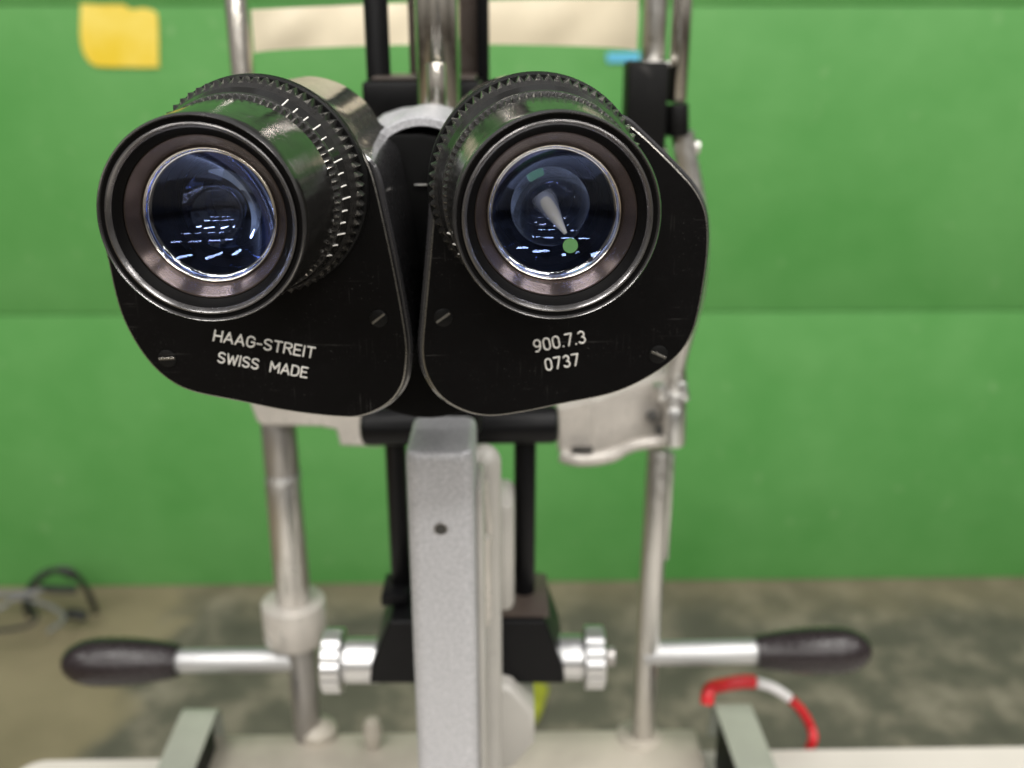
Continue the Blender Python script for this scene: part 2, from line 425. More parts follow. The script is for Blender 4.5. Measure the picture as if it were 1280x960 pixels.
# rounded rectangle
def rrect(x0, x1, y0, y1, r, n=8):
    o = []
    for cx, cy, a0 in [(x1-r, y1-r, 0), (x0+r, y1-r, 90), (x0+r, y0+r, 180), (x1-r, y0+r, 270)]:
        for k in range(n+1):
            a = math.radians(a0+90*k/n); o.append(Vector((cx+r*math.cos(a), cy+r*math.sin(a))))
    return o
far = at(640, 937, 1.0)
YT = .46/((H-at(640, 937, 1).z)/1.0)
add_loft(bm, rrect(-.385, .60, -.35, YT-.2, .02), [(TZ-.026, -.002), (TZ-.024, 0), (TZ-.003, 0), (TZ, -.003)])
for v in bm.verts: v.co = rt @ v.co + Vector((.06, .2, 0)) - Vector((0.0, 0, 0))
o = finish(bm, 'table_top', MT['tabletop'], table)
bm = bmesh.new(); add_box(bm, (.12, .2, (TZ-.026)/2+.02), (.09, .09, TZ-.03-.04), .01)
finish(bm, 'column', MT['legs'], table)
bm = bmesh.new(); add_box(bm, (.12, .2, .021), (.5, .4, .04), .01); finish(bm, 'foot', MT['legs'], table)

# ------------------------------------------------------------------ slit lamp microscope
base = Vector((.0, .36, TZ))
lamp = thing('eye_examination_microscope', 'black and grey binocular eye examination microscope with engraved face plates, standing on the table', 'microscope', base)
VPL = (664, 40); VPR = (545, 40)
YF = .193
def vpdir(vp):
    d = ray(*vp); d.z = 0; return d.normalized()

def make_text(bm, M, strokes_px, pt, nrm, r):
    for st in strokes_px:
        P = [onplane(x, y, pt, nrm) for x, y in st]
        Mi = M.inverted()
        P = [Mi @ p for p in P]
        P = [p for i, p in enumerate(P) if i == 0 or (p-P[i-1]).length > 1e-6]
        run = [P[0]]
        for i in range(1, len(P)):      # break the stroke at sharp corners so that it keeps its width
            run.append(P[i])
            if i == len(P)-1 or (P[i]-P[i-1]).angle(P[i+1]-P[i]) > .7:
                add_tube(bm, run, r, 8); run = [P[i]]
                if i < len(P)-1: bmesh.ops.create_uvsphere(bm, u_segments=8, v_segments=6, radius=r, matrix=Matrix.Translation(P[i]))
        for p in (P[0], P[-1]): # round ends
            bmesh.ops.create_uvsphere(bm, u_segments=8, v_segments=6, radius=r, matrix=Matrix.Translation(p))
def arc(cx, cy, rx, ry, a0, a1, n=8):
    return [(cx+rx*math.cos(math.radians(a0+(a1-a0)*k/n)), cy+ry*math.sin(math.radians(a0+(a1-a0)*k/n))) for k in range(n+1)]
GL = {
 'H': (.60, [[(0, 0), (0, 1)], [(.6, 0), (.6, 1)], [(0, .5), (.6, .5)]]),
 'A': (.68, [[(0, 0), (.34, 1), (.68, 0)], [(.12, .32), (.56, .32)]]),
 'G': (.62, [arc(.32, .68, .30, .32, 20, 180, 8)+arc(.32, .32, .30, .32, 180, 360, 8)+[(.62, .48), (.38, .48)]]),
 '-': (.34, [[(0, .42), (.34, .42)]]),
 'S': (.58, [arc(.29, .75, .28, .25, 25, 180, 7)+[(.05, .62), (.52, .40)]+arc(.29, .25, .28, .25, 0, -155, 7)]),
 'T': (.60, [[(0, 1), (.6, 1)], [(.3, 1), (.3, 0)]]),
 'R': (.58, [[(0, 0), (0, 1), (.32, 1)]+arc(.32, .76, .25, .24, 90, -90, 7)+[(0, .52)], [(.3, .52), (.58, 0)]]),
 'E': (.52, [[(.52, 1), (0, 1), (0, 0), (.52, 0)], [(0, .52), (.44, .52)]]),
 'I': (.06, [[(.03, 0), (.03, 1)]]),
 'W': (.86, [[(0, 1), (.2, 0), (.43, .85), (.66, 0), (.86, 1)]]),
 'M': (.72, [[(0, 0), (0, 1), (.36, .35), (.72, 1), (.72, 0)]]),
 'D': (.60, [[(0, 0), (0, 1), (.26, 1)]+arc(.26, .66, .33, .34, 90, 0, 5)+arc(.26, .34, .33, .34, 0, -90, 5)+[(0, 0)]]),
 '9': (.56, [arc(.28, .7, .27, .30, -20, 340, 14), [(.545, .70), (.53, .45), (.42, .15), (.25, .0), (.08, .03)]]),
 '0': (.56, [arc(.28, .70, .27, .30, 0, 180, 8)+arc(.28, .30, .27, .30, 180, 360, 8)+[(.55, .70)]]),
 '7': (.56, [[(0, 1), (.56, 1), (.2, 0)]]),
 '3': (.55, [arc(.27, .76, .25, .24, 150, -80, 8)+arc(.27, .27, .28, .27, 80, -150, 9)]),
 '.': (.05, [[(.02, .02), (.05, .02)]]),
 ' ': (.5, []),
}
def text_px(s, p0, p1, h, gap=.22, slant=0.0):
    """strokes of s in pixels with the baseline running p0 -> p1, letters h pixels tall"""
    tot = sum(GL[c][0] for c in s)+gap*(len(s)-1)
    dx, dy = p1[0]-p0[0], p1[1]-p0[1]; L = math.hypot(dx, dy); ux, uy = dx/L, dy/L; sc = L/tot
    out = []; x = 0
    for c in s:
        w, st = GL[c]
        for q in st:
            out.append([(p0[0]+ux*(x+a)*sc+(-uy*-1)*b*h*1.0, p0[1]+uy*(x+a)*sc-ux*b*h) for a, b in q])
        x += w+gap
    return out

def add_screw(M, pt, nrm, px, py, rpx, ang, parent):
    p = onplane(px, py, pt, nrm); r = size(rpx, p)
    c = M.inverted() @ p
    bm = bmesh.new()
    T = Matrix.Translation(c)
    z0 = c.z-.0004
    def mi(i, k): return 0
    add_lathe(bm, [(-.0003, 0), (-.0003, r*.82), (-.00015, r*.97), (.0006, r)], 32, T)
    # slot: bare bright metal bar sunk in the head
    Rz = Matrix.Rotation(ang, 3, 'Z')
    n0 = len(bm.faces)
    add_box(bm, c+Vector((0, 0, -.00025)), (r*1.75, r*.24, .0003), .00005, Rz, 1)
    for f in list(bm.faces)[n0:]: f.material_index = 1
    finish(bm, 'screw', [MT['blackmatte'], MT['edge']], parent, M, recenter=False)

def bowl(r, s0, s1, n=14):
    """spherical cap profile: rim at (s0, r), centre at (s1, 0)"""
    return [(s0+(s1-s0)*math.cos(t*PI/2)**1 if False else s0+(s1-s0)*(1-(r*k/n)**2/r**2), r*k/n) for k in range(n+1) for t in [0]]

def eyepiece(side, cpx, vp):
    A = vpdir(vp); C = at(cpx[0], cpx[1], YF)
    M = frame_of(A, C)
    K = Matrix.Diagonal((1.015, 1.015, 1, 1)); Kn = Matrix.Diagonal((.985, .985, 1, 1)); Ks = Matrix.Diagonal((1.02, 1.02, 1, 1))
    bm = bmesh.new()
    prof = [(.011, .0163), (.0032, .0165), (.0026, .0172), (.0014, .0180), (.0007, .0184), (.0004, .0187), (.0005, .0190), (.0010, .0193), (.0009, .0200), (.0004, .0202), (.0002, .0204), (.0005, .0206), (.0012, .0208), (.0045, .0209),
            (.010, .0212), (.020, .0217), (.0255, .0218), (.0258, .0214), (.030, .0205)]
    add_lathe(bm, prof, 128, K, mi=lambda i, k: 2 if i < 3 else (1 if i < 6 else (2 if i < 8 else (1 if i < 12 else 0))))
    ep = finish(bm, 'eyepiece', [MT['barrel'], MT['rim'], MT['groove']], lamp, M, recenter=False)
    # small toothed collar
    bm = bmesh.new(); nt_ = 88; sq = [0, .5, 1, .5]
    add_lathe(bm, [(.0262, .0205, 0), (.0266, .0215, 0), (.0276, .0217, .0008), (.0296, .0217, .0008), (.0297, .0226, 0), (.031, .0228, 0)], nt_*4, K, wave=lambda k: sq[k % 4],
              mi=lambda i, k: 1 if (i == 1 and k % 4 == 1 and noise.noise(Vector((k*.05, 0, 3))) > -.05) else 0)
    finish(bm, 'toothed_collar', [MT['knurl'], MT['worn']], ep, M, recenter=False)
    # scale ring with engraved marks
    bm = bmesh.new()
    add_lathe(bm, [(.0298, .0220), (.0300, .0223), (.0345, .0236), (.0349, .0234), (.036, .0228)], 128, Ks)
    n0 = len(bm.faces)
    for k in range(15):
        a = math.radians(-62+k*7.0) if side == 'L' else math.radians(60+k*7)
        ln = .0042 if k % 3 == 0 else .0028
        rr = .0227+.0013*(ln/2)/.0045+.0002
        c = Vector((rr*math.cos(a), rr*math.sin(a), .0300+ln/2))
        R = Matrix.Rotation(a, 3, 'Z') @ Matrix.Rotation(math.atan(.29), 3, 'Y')
        add_box(bm, c, (.0004, .00034, ln), .0001, R, 1)
    for f in list(bm.faces)[n0:]: f.material_index = 1
    finish(bm, 'scale_ring', [MT['barrel'], MT['paint_white']], ep, M, recenter=False)
    # big knurled dioptre ring
    bm = bmesh.new(); nt_ = 70
    add_lathe(bm, [(.0352, .0230, 0), (.0355, .0240, 0), (.0388, .0252, 0), (.0402, .0251, .0014), (.0436, .0251, .0014), (.0440, .0250, 0), (.0447, .0250, 0)], nt_*4, Kn, wave=lambda k: sq[k % 4],
              mi=lambda i, k: 1 if (i == 2 and k % 4 in (0, 1)) else 0)
    finish(bm, 'knurled_ring', [MT['knurl'], MT['worn']], ep, M, recenter=False)
    bm = bmesh.new(); add_lathe(bm, [(.0447, .023), (.0447, .0262), (.0452, .0267), (.0472, .0269), (.0480, .0266), (.0510, .023)], 128, Kn)
    finish(bm, 'flange', MT['blackmatte'], ep, M, recenter=False)
    # optics
    bm = bmesh.new(); add_lathe(bm, [(.0034, .01635), (.0034, .0161), (.0040, .0158), (.0066, .01385), (.0076, .0136), (.0076, .01635)], 128, K)
    finish(bm, 'lens_seat', MT['seat'], ep, M, recenter=False)
    bm = bmesh.new()
    pr = [(.0066+.00035*math.sin(t), .01355+.00025*math.cos(t)) for t in [2*PI*k/12 for k in range(13)]]
    add_lathe(bm, pr, 96, K); finish(bm, 'lens_rim', MT['chrome'], ep, M, recenter=False)
    bm = bmesh.new(); add_lathe(bm, [(.0066+.0007*(1-(k/16)**2), .0135*k/16) for k in range(17)], 96, K)
    finish(bm, 'front_lens', MT['lens'], ep, M, recenter=False, angle=80)
    bm = bmesh.new()
    add_lathe(bm, [(.0070+.0014*math.sin(PI/2*t/8), .0134-.0009*(1-math.cos(PI/2*t/8))) for t in range(9)], 96, K)
    finish(bm, 'lens_bevel', MT['bevel'], ep, M, recenter=False, angle=80)
    bm = bmesh.new(); add_lathe(bm, [(.0085+.0052*(1-(k/16)**2), .0132*k/16) for k in range(17)], 96, K)
    finish(bm, 'inner_lens', MT['lens2'], ep, M, recenter=False, angle=80)
    bm = bmesh.new(); add_lathe(bm, [(.0145+.0042*(1-(k/16)**2), .0085*k/16) for k in range(17)], 96)
    finish(bm, 'middle_lens', MT['lens4'], ep, M, recenter=False, angle=80)
    bm = bmesh.new(); add_lathe(bm, [(.020-.003*(1-(k/16)**2), .0108*k/16) for k in range(17)], 96)
    finish(bm, 'field_lens', MT['lens3'], ep, M, recenter=False, angle=80)
    bm = bmesh.new(); add_lathe(bm, [(.0078, .0136), (.0165, .0130), (.0167, .0112), (.0200, .0110), (.0202, .0092), (.030, .0090), (.0302, .0070), (.042, .0068), (.042, 0)], 96, K)
    finish(bm, 'inner_tube', MT['groove'], ep, M, recenter=False)
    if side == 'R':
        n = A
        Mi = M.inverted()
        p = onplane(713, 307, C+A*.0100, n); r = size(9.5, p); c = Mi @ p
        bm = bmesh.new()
        add_lathe(bm, [(0, 0), (0, r), (.0003, r*.9)], 40, Matrix.Translation(c))  # disc made to glow like the wall light seen through the tube
        finish(bm, 'exit_pupil_glow', MT['pupil'], ep, M, recenter=False)
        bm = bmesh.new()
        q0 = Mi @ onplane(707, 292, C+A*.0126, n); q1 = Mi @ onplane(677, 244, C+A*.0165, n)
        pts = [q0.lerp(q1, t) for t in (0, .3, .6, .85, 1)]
        add_tube(bm, pts, [.0004, .0011, .0020, .0028, .0026], 24)  # added cone in the shape of the glare streak, no real part
        finish(bm, 'glare_streak', MT['streak'], ep, M, recenter=False)
    return M, A, C, ep

PL = [(131, 288), (137, 335), (149, 385), (165, 421), (186, 452), (211, 475), (242, 490), (300, 502), (360, 514), (420, 521), (452, 520), (483, 506), (502, 483), (508, 452), (507, 420), (495, 350), (478, 270), (463, 212)]
PR = [(545, 228), (541, 280), (536, 340), (531, 395), (528, 440), (534, 470), (552, 497), (581, 514), (613, 520), (655, 515), (703, 505), (765, 492), (810, 472), (846, 446), (865, 417), (875, 380), (883, 330), (885, 292), (881, 262), (868, 236), (842, 207), (806, 172), (782, 152)]
for side, c, vp, PP in (('L', (250, 277), VPL, PL), ('R', (698, 274), VPR, PR)):
    M, A, C, ep = eyepiece(side, c, vp)
    Mi = M.inverted()
    SP = .0480
    pt = C+A*SP
    o2 = [Mi @ onplane(x, y, pt, A) for x, y in PP]
    o2 = [Vector((v.x, v.y)) for v in o2]
    # close the outline round the eyepiece flange
    R_ = .0258
    a1 = math.atan2(o2[-1].y, o2[-1].x); a0 = math.atan2(o2[0].y, o2[0].x)
    if side == 'L':
        # counter sweep from right side over the top to left
        while a0 > a1: a0 -= 2*PI
        arcp = [Vector((R_*math.cos(a1+(a0-a1)*k/12), R_*math.sin(a1+(a0-a1)*k/12))) for k in range(1, 12)]
        arcp = [p for i, p in enumerate(arcp)]
        rl = o2[0].length
        arcp = [p.normalized()*(R_+(rl-R_)*max(0, (i-7)/4)**2) for i, p in enumerate(arcp)]
    else:
        while a0 > a1: a0 -= 2*PI
        arcp = [Vector((R_*math.cos(a1+(a0-a1)*k/10), R_*math.sin(a1+(a0-a1)*k/10))) for k in range(1, 10)]
    body2 = catmull([v for v in o2]+[p*(.0222/R_) if p.length < R_*1.02 else p for p in arcp], 6)
    o2 = catmull([v for v in o2+arcp], 6)
    bm = bmesh.new()
    add_loft(bm, body2, [(SP+.0024, .0006), (SP+.0032, .0012), (SP+.058, .0012), (SP+.060, .0002)])
    hs = finish(bm, 'prism_housing', MT['housing'], lamp, M, recenter=False)
    bm = bmesh.new()
    add_loft(bm, o2, [(SP, -.00035), (SP+.00025, 0), (SP+.0018, 0), (SP+.0022, -.0004)], mi=lambda j: 1 if j == 0 else 0)
    finish(bm, 'face_plate', [MT['plate'], MT['edge']], hs, M, recenter=False)
    bm = bmesh.new()
    if side == 'L':
        sx = text_px('HAAG-STREIT', (267, 425.5), (392, 447.5), 12.8) + text_px('SWISS', (272, 452.5), (322, 461.5), 12.2)+text_px('MADE', (337.5, 464.2), (383, 472), 12.2)
    else:
        sx = text_px('900.7.3', (669, 440), (732, 428), 14.5, .25)+text_px('0737', (683, 463), (724, 456), 14, .28)
    make_text(bm, M, sx, pt-A*.00006, A, .00023)
    tag(finish(bm, 'engraving', MT['paint_white'], hs, M, recenter=False), 'white engraved %s' % ('lettering in two lines' if side == 'L' else 'numbers in two lines'))
    if side == 'L':
        add_screw(M, pt, A, 209, 448, 11.5, math.radians(-4), hs)
        add_screw(M, pt, A, 473, 398, 11.5, math.radians(-38), hs)
    else:
        add_screw(M, pt, A, 554, 397, 12, math.radians(-35), hs)
        add_screw(M, pt, A, 823, 443, 12, math.radians(25), hs)

AM = Vector((-.028, 1, 0)).normalized()
# binocular body between the two housings
p = at(529, 228, .285); r = size(80, p)
M = frame_of(AM, p); bm = bmesh.new()
add_lathe(bm, [(.006, 0), (.006, r*.80), (.0005, r*.84), (0, r*.86), (.0, r*.97), (.001, r), (.05, r), (.055, r*.8), (.055, 0)], 96, mi=lambda i, k: 1 if i < 2 else 0)
finish(bm, 'microscope_head', [MT['hammer'], MT['void']], lamp, M, recenter=False)
# black lower body: rounded drum, seen under and between the plates
bm = bmesh.new()
pts = [(452, 196), (600, 196), (604, 330), (603, 470), (590, 507), (566, 520), (535, 524), (504, 520), (474, 506), (455, 470)]
q = [at(x, y, .283) for x, y in pts]
yy = .283
Mq = Matrix(((1, 0, 0, 0), (0, 0, 1, yy), (0, 1, 0, 0), (0, 0, 0, 1)))
o2 = catmull([Vector((v.x, v.z)) for v in q], 6)
add_loft(bm, o2, [(0, -.0012), (.0004, -.0004), (.0012, 0), (.048, 0), (.05, -.002)])
finish(bm, 'binocular_body', MT['void'], lamp, Mq, recenter=False)
# short index line + pin on the black body
p = at(527, 231, .2825); bm = bmesh.new(); add_box(bm, p, (size(18, p), .0006, .00045), .0001)
finish(bm, 'index_line', MT['satin'], lamp)

# arm
YA = .31
tl = at(505, 568, YA); tr = at(592, 568, YA); xc = (tl.x+tr.x)/2
ztop = at(550, 566, YA).z
bmid = at(563, 955, YA)
bm = bmesh.new()
wA = tr.x-tl.x
lv = []
def rr2(cx, cy, w, d, r, n=5):
    return [Vector((v.x+cx, v.y+cy)) for v in rrect(-w/2, w/2, -d/2, d/2, r, n)]
o2 = rr2(xc, YA+.018, wA, .036, .0052, 8)
add_loft(bm, o2, [(TZ+.006, 0), (ztop-.004, 0), (ztop-.0014, -.0003), (ztop-.0005, -.0008), (ztop-.0001, -.0016), (ztop, -.0026)])
arm = finish(bm, 'arm', MT['hammer'], lamp)
hp = at(551, 661, YA); bm = bmesh.new()
add_lathe(bm, [(-.0004, .0022), (-.0005, .0024), (-.0002, .0026), (.0004, .0027)], 32, frame_of((0, 1, 0), hp), mi=lambda i, k: 0)
add_lathe(bm, [(-.0003, 0), (-.0003, .0023)], 32, frame_of((0, 1, 0), hp), mi=lambda i, k: 1)
finish(bm, 'screw_hole', [MT['dullsteel'], MT['darkcast']], arm)
bm = bmesh.new(); add_box(bm, (xc, YA+.062, (ztop+at(560, 430, .36).z)/2), (.026, .022, at(560, 430, .36).z-ztop+.03), .002)
finish(bm, 'neck', MT['black'], lamp)
# raised flat strip down the arm's right flank
bm = bmesh.new()
e0 = at(598, 575, YA+.004)
add_box(bm, (tr.x+.0013, YA+.022, (TZ+ztop)/2-.004), (.003, .024, ztop-TZ-.03), .0012)
finish(bm, 'side_strip', MT['grey_smooth'], lamp)
# column casting behind the arm
def vcyl(px0, px1, ytop, ybot, Y, m, name, parent, dome=0., zb=None, b=.0012, seg=48):
    c = at((px0+px1)/2, (ytop+ybot)/2, Y)
    r = size((px1-px0)/2, c)
    zt = at((px0+px1)/2, ytop, Y).z; z0 = at((px0+px1)/2, ybot, Y).z if zb is None else zb
    bm = bmesh.new(); L_ = zt-z0
    pr = [(0, 0), (0, r-b), (b, r), (L_-dome-b, r)]
    if dome: pr += [(L_-dome+dome*math.sin(t), r*math.cos(t)) for t in [PI/2*k/8 for k in range(8)]]+[(L_, 0)]
    else: pr += [(L_-b*.3, r-b*.3), (L_, r-b), (L_, 0)]
    # lathe along world z
    M = Matrix.Translation((c.x, Y, z0))
    add_lathe(bm, pr, seg, M)
    return finish(bm, name, m, parent)
vcyl(585, 627, 556, 860, .365, MT['grey_smooth'], 'column', lamp, dome=.008, zb=TZ+.01)
p = at(630, 680, .40); bm = bmesh.new(); add_box(bm, p, (size(26, p), .03, size(150, p)), .004); finish(bm, 'rear_casting', MT['grey_smooth'], lamp)
# locking lever beside the arm
bm = bmesh.new()
add_tube(bm, catmull([at(x, y, .342) for x, y in [(604, 668), (603, 690), (604, 730), (605, 782)]], 6, False), [.0016]+[.0034]*16+[.0028, .002], 16)
finish(bm, 'lever', MT['cast'], lamp)
bm = bmesh.new()
add_tube(bm, catmull([at(x, y, .350) for x, y in [(603, 600), (606, 630), (609, 660), (607, 690)]], 6, False), .0022, 12)
finish(bm, 'lever_link', MT['cast'], lamp)
# base casting: round cheek with pale edge
p = at(596, 914, .385); r = size(76, p); M = frame_of((0, 1, 0), p); bm = bmesh.new()
add_lathe(bm, [(0, 0), (0, r*.87), (.0005, r*.93), (.003, r), (.05, r), (.052, 0)], 10, M @ Matrix.Rotation(.3, 4, 'Z'))
bmesh.ops.bevel(bm, geom=[e for e in bm.edges if e.calc_face_angle(0) > .4 and abs((e.verts[0].co-e.verts[1].co).normalized().y) > .9], offset=.008, segments=4, affect='EDGES')
finish(bm, 'base_cheek', MT['grey_smooth'], lamp)
bm = bmesh.new(); pb = at(620, 948, .40)
add_box(bm, (pb.x-.01, .36, TZ+.012), (.12, .12, .022), .004); finish(bm, 'base', MT['grey_smooth'], lamp)

# illumination unit: two rods, cross bar, trapezoid block with knobs, upper tower
YR = .42
bm = bmesh.new(); 
pt_ = at(467, -60, YR); pb_ = at(502, 775, YR)
xr = at(498, 640, YR).x
ztopr = at(467, -160, YR).z; zbr = at(502, 780, YR).z
r = size(13.5, at(498, 640, YR))
add_cyl(bm, (xr, YR, zbr), (xr, YR, ztopr), r*.95); finish(bm, 'guide_rod', MT['black'], lamp)
xr2 = at(656, 640, YR).x
bm = bmesh.new(); add_cyl(bm, (xr2, YR, at(656, 772, YR).z), (xr2, YR, at(656, 535, YR).z), r); finish(bm, 'guide_rod', MT['black'], lamp)
# crossbar
YB = .412
a = at(452, 533, YB); b = at(698, 530, YB)
bm = bmesh.new(); add_cyl(bm, a, b, size(24, a), 48, .003); finish(bm, 'cross_bar', MT['black'], lamp)
# slot line on the bar
# lower block
def prism_y(name, pts, Y0, Y1, m, parent, bev=.001, M=None):
    q = [at(x, y, Y0) for x, y in pts]
    bm = bmesh.new()
    Mq = Matrix(((1, 0, 0, 0), (0, 0, 1, Y0), (0, 1, 0, 0), (0, 0, 0, 1)))
    add_loft(bm, [Vector((v.x, v.z)) for v in q], [(0, -bev), (bev, 0), (Y1-Y0-bev, 0), (Y1-Y0, -bev)])
    return finish(bm, name, m, parent, Mq, recenter=False)
YK = .395
prism_y('lower_block', [(462, 850), (463, 855), (704, 855), (706, 850), (703, 832), (684, 781), (680, 777), (488, 777), (484, 781), (464, 832)], YK, YK+.045, MT['black'], lamp, .0008)
p0 = at(655, 772, YR+.0); bm = bmesh.new()
pz = at(600, 777, YK).z
add_box(bm, (at(655, 765, YR).x, YK+.022, pz+.0008), (size(58, p0), .038, .0016), .0004); finish(bm, 'top_plate', MT['brownblack'], lamp)
# left post cap of block
bm = bmesh.new(); add_box(bm, (at(498, 765, YR).x, YK+.022, pz+.004), (size(32, p0), .022, .006), .001); finish(bm, 'rod_socket', MT['black'], lamp)
def knob(cx_in, cx_mid, cx_out, cy, h1, h2, Y):
    s_ = 1 if cx_out > cx_in else -1
    p_in = at(cx_in, cy, Y); p_mid = at(cx_mid, cy, Y); p_out = at(cx_out, cy, Y)
    d = Vector((s_, 0, 0)); L1 = abs(p_mid.x-p_in.x); L2 = abs(p_out.x-p_in.x)
    r1 = size(h1/2, p_in); r2 = size(h2/2, p_in)
    M = frame_of(d, p_in, Vector((0, 0, 1)))
    bm = bmesh.new(); n = 12
    add_lathe(bm, [(-.004, 0), (-.004, r1), (L1-.0015, r1), (L1-.001, r1*.93), (L1, r1*.93), (L1, r2*.8, 0), (L1+.0008, r2, -.0), (L2-.001, r2, 0), (L2, r2*.93, 0), (L2, r2*.5), (L2+.001, r2*.45), (L2+.001, 0)], n*8, M,
              )
    # scalloped rim
    Mi = M.inverted()
    for v in bm.verts:
        l = Mi @ v.co; rr = math.hypot(l.x, l.y)
        if rr > r2*.9:
            a = math.atan2(l.y, l.x); k = 1-.055*max(0, math.cos(a*n))**1
            l.x *= k; l.y *= k; v.co = M @ l
    return finish(bm, 'knob', MT['alu'], lamp)
knob(464, 431, 405, 825, 56, 80, YK+.02)
knob(702, 729, 755, 821, 56, 78, YK+.02)
# spindle beyond the right knob
bm = bmesh.new(); add_cyl(bm, at(752, 820, YK+.03), at(768, 820, YK+.03), .005); finish(bm, 'spindle', MT['dullsteel'], lamp)
bm = bmesh.new(); add_cyl(bm, at(672, 733, .45), at(672, 765, .45), .004); finish(bm, 'stop_screw', MT['alu'], lamp)

# upper tower
p = at(490, 118, YR)
bm = bmesh.new(); zt = at(490, 101, YR-.02).z; zb = at(490, 150, YR-.02).z
x0 = at(452, 118, YR-.02).x; x1 = at(600, 118, YR-.02).x
add_box(bm, ((x0+x1)/2, YR, (zt+zb)/2), (x1-x0, .04, zt-zb), .002); finish(bm, 'upper_block', MT['black'], lamp)
bm = bmesh.new(); add_box(bm, ((x0+x1)/2+.001, YR, zt+.0007), (x1-x0-.006, .036, .0014), .0004); finish(bm, 'upper_plate', MT['brownblack'], lamp)
def vbar(px0, px1, ybot, Y, m, name, depth, top=-160, ref=60, round_=False):
    c = at((px0+px1)/2, ref, Y); w = size(px1-px0, c)
    zt = at((px0+px1)/2, top, Y).z; zb = at((px0+px1)/2, ybot, Y).z
    bm = bmesh.new()
    if round_: add_cyl(bm, (c.x, Y, zb), (c.x, Y, zt), w/2, 64)
    else: add_box(bm, (c.x, Y+depth/2, (zt+zb)/2), (w, depth, zt-zb), .0012)
    return finish(bm, name, m, lamp)
vbar(511, 610, 120, .445, MT['brownblack'], 'lamp_housing', .03)
vbar(596, 611, 120, .438, MT['black'], 'lamp_housing_edge', .01)
vbar(519, 575, 150, .385, MT['chrome'], 'chrome_column', .02, round_=True)
bm = bmesh.new()
c = at(546, 110, .368); add_cyl(bm, (c.x, .368, at(546, 150, .368).z), (c.x, .368, at(546, 78, .368).z), size(12, c), 40); finish(bm, 'focus_rod', MT['chrome'], lamp)
# dome cap under the tower
p = at(532, 150, .36); bm = bmesh.new()
rr = size(72, p); M = Matrix.Translation((p.x, .365, at(532, 176, .36).z))
add_lathe(bm, [(0, 0), (0, rr), (.003, rr), (.006, rr*.94), (.009, rr*.75), (.011, rr*.45), (.012, 0)], 64, M)
finish(bm, 'top_cap', MT['hammer'], lamp)

# ------------------------------------------------------------------ head rest frame
YP = .525
frame = thing('head_rest_frame', 'metal head rest frame with cream forehead band and dark hand grips behind the microscope', 'head rest', (0, YP, TZ))
def post(px0, px1, ytop, ybot, Y, m, name, ref=None, r=None, dome=0, topz=None, zb=None, parent=None):
    yr = ref if ref is not None else (ytop+ybot)/2
    c = at((px0+px1)/2, yr, Y); r = size((px1-px0)/2, c) if r is None else r
    zt = at(c.x and (px0+px1)/2, ytop, Y).z if topz is None else topz
    z0 = at((px0+px1)/2, ybot, Y).z if zb is None else zb
    bm = bmesh.new(); add_cyl(bm, (c.x, Y, z0), (c.x, Y, zt), r, 48, min(.0012, r*.2))
    return finish(bm, name, m, parent or frame)
ztp = at(300, -120, YP).z
post(283, 313, 0, 510, YP, MT['chrome'], 'left_post_upper', ref=30, topz=ztp)
post(329, 372, 520, 592, YP, MT['dullsteel'], 'post_sleeve', ref=560)
post(332, 377, 590, 597, YP, MT['alu'], 'post_collar', ref=594)
post(337, 381, 596, 750, YP, MT['satin'], 'post_tube', ref=660)
post(329, 407, 750, 796, YP, MT['cast'], 'clamp_collar', ref=770)
post(363, 398, 796, 925, YP, MT['dullsteel'], 'post_foot_tube', ref=860, zb=TZ+.02)
post(799, 828, 560, 915, YP, MT['satin'], 'right_post', ref=740, zb=TZ+.02)
post(828, 839, 566, 698, YP+.006, MT['satin'], 'scale_rod', ref=640)
post(770, 826, 917, 940, YP, MT['basebar'], 'post_foot', ref=925, zb=TZ+.016)
# upper right tubes
post(838, 863, 0, 128, YP, MT['chrome'], 'right_post_upper', ref=50, topz=ztp)
post(803, 834, 0, 80, YP+.004, MT['satin'], 'adjusting_tube', ref=30, topz=ztp)
p = at(806, 132, YP-.004); bm = bmesh.new()
add_box(bm, (p.x, YP-.002, p.z), (size(50, p), .024, size(106, p)), .0018); finish(bm, 'clamp_block', MT['blackmatte'], frame)
p = at(818, 80, YP-.004); bm = bmesh.new(); add_box(bm, (p.x, YP-.003, p.z), (size(34, p), .02, size(8, p)), .001); finish(bm, 'clamp_plate', MT['satin'], frame)
bm = bmesh.new(); add_cyl(bm, at(846, 130, YP-.004), at(847, 170, YP-.004), size(15, p), 12, .001); finish(bm, 'clamp_screw', MT['blackmatte'], frame)
# lower curved bracket on the right: down behind the plate
bm = bmesh.new()
add_tube(bm, catmull([at(x, y, YP) for x, y in [(853, 165), (858, 200), (866, 240), (872, 290), (868, 360), (850, 430), (844, 458), (846, 482)]], 6, False), .0062, 16)
finish(bm, 'curved_post', MT['satin'], frame)
bm = bmesh.new(); add_cyl(bm, at(852, 478, YP-.012), at(856, 500, YP-.012), .0028); finish(bm, 'pin', MT['alu'], frame)
bm = bmesh.new(); add_cyl(bm, at(868, 184, YP), at(874, 184, YP), .004, 16); add_cyl(bm, at(820, 186, YP), at(824, 210, YP), .006, 16); finish(bm, 'small_studs', MT['satin'], frame)

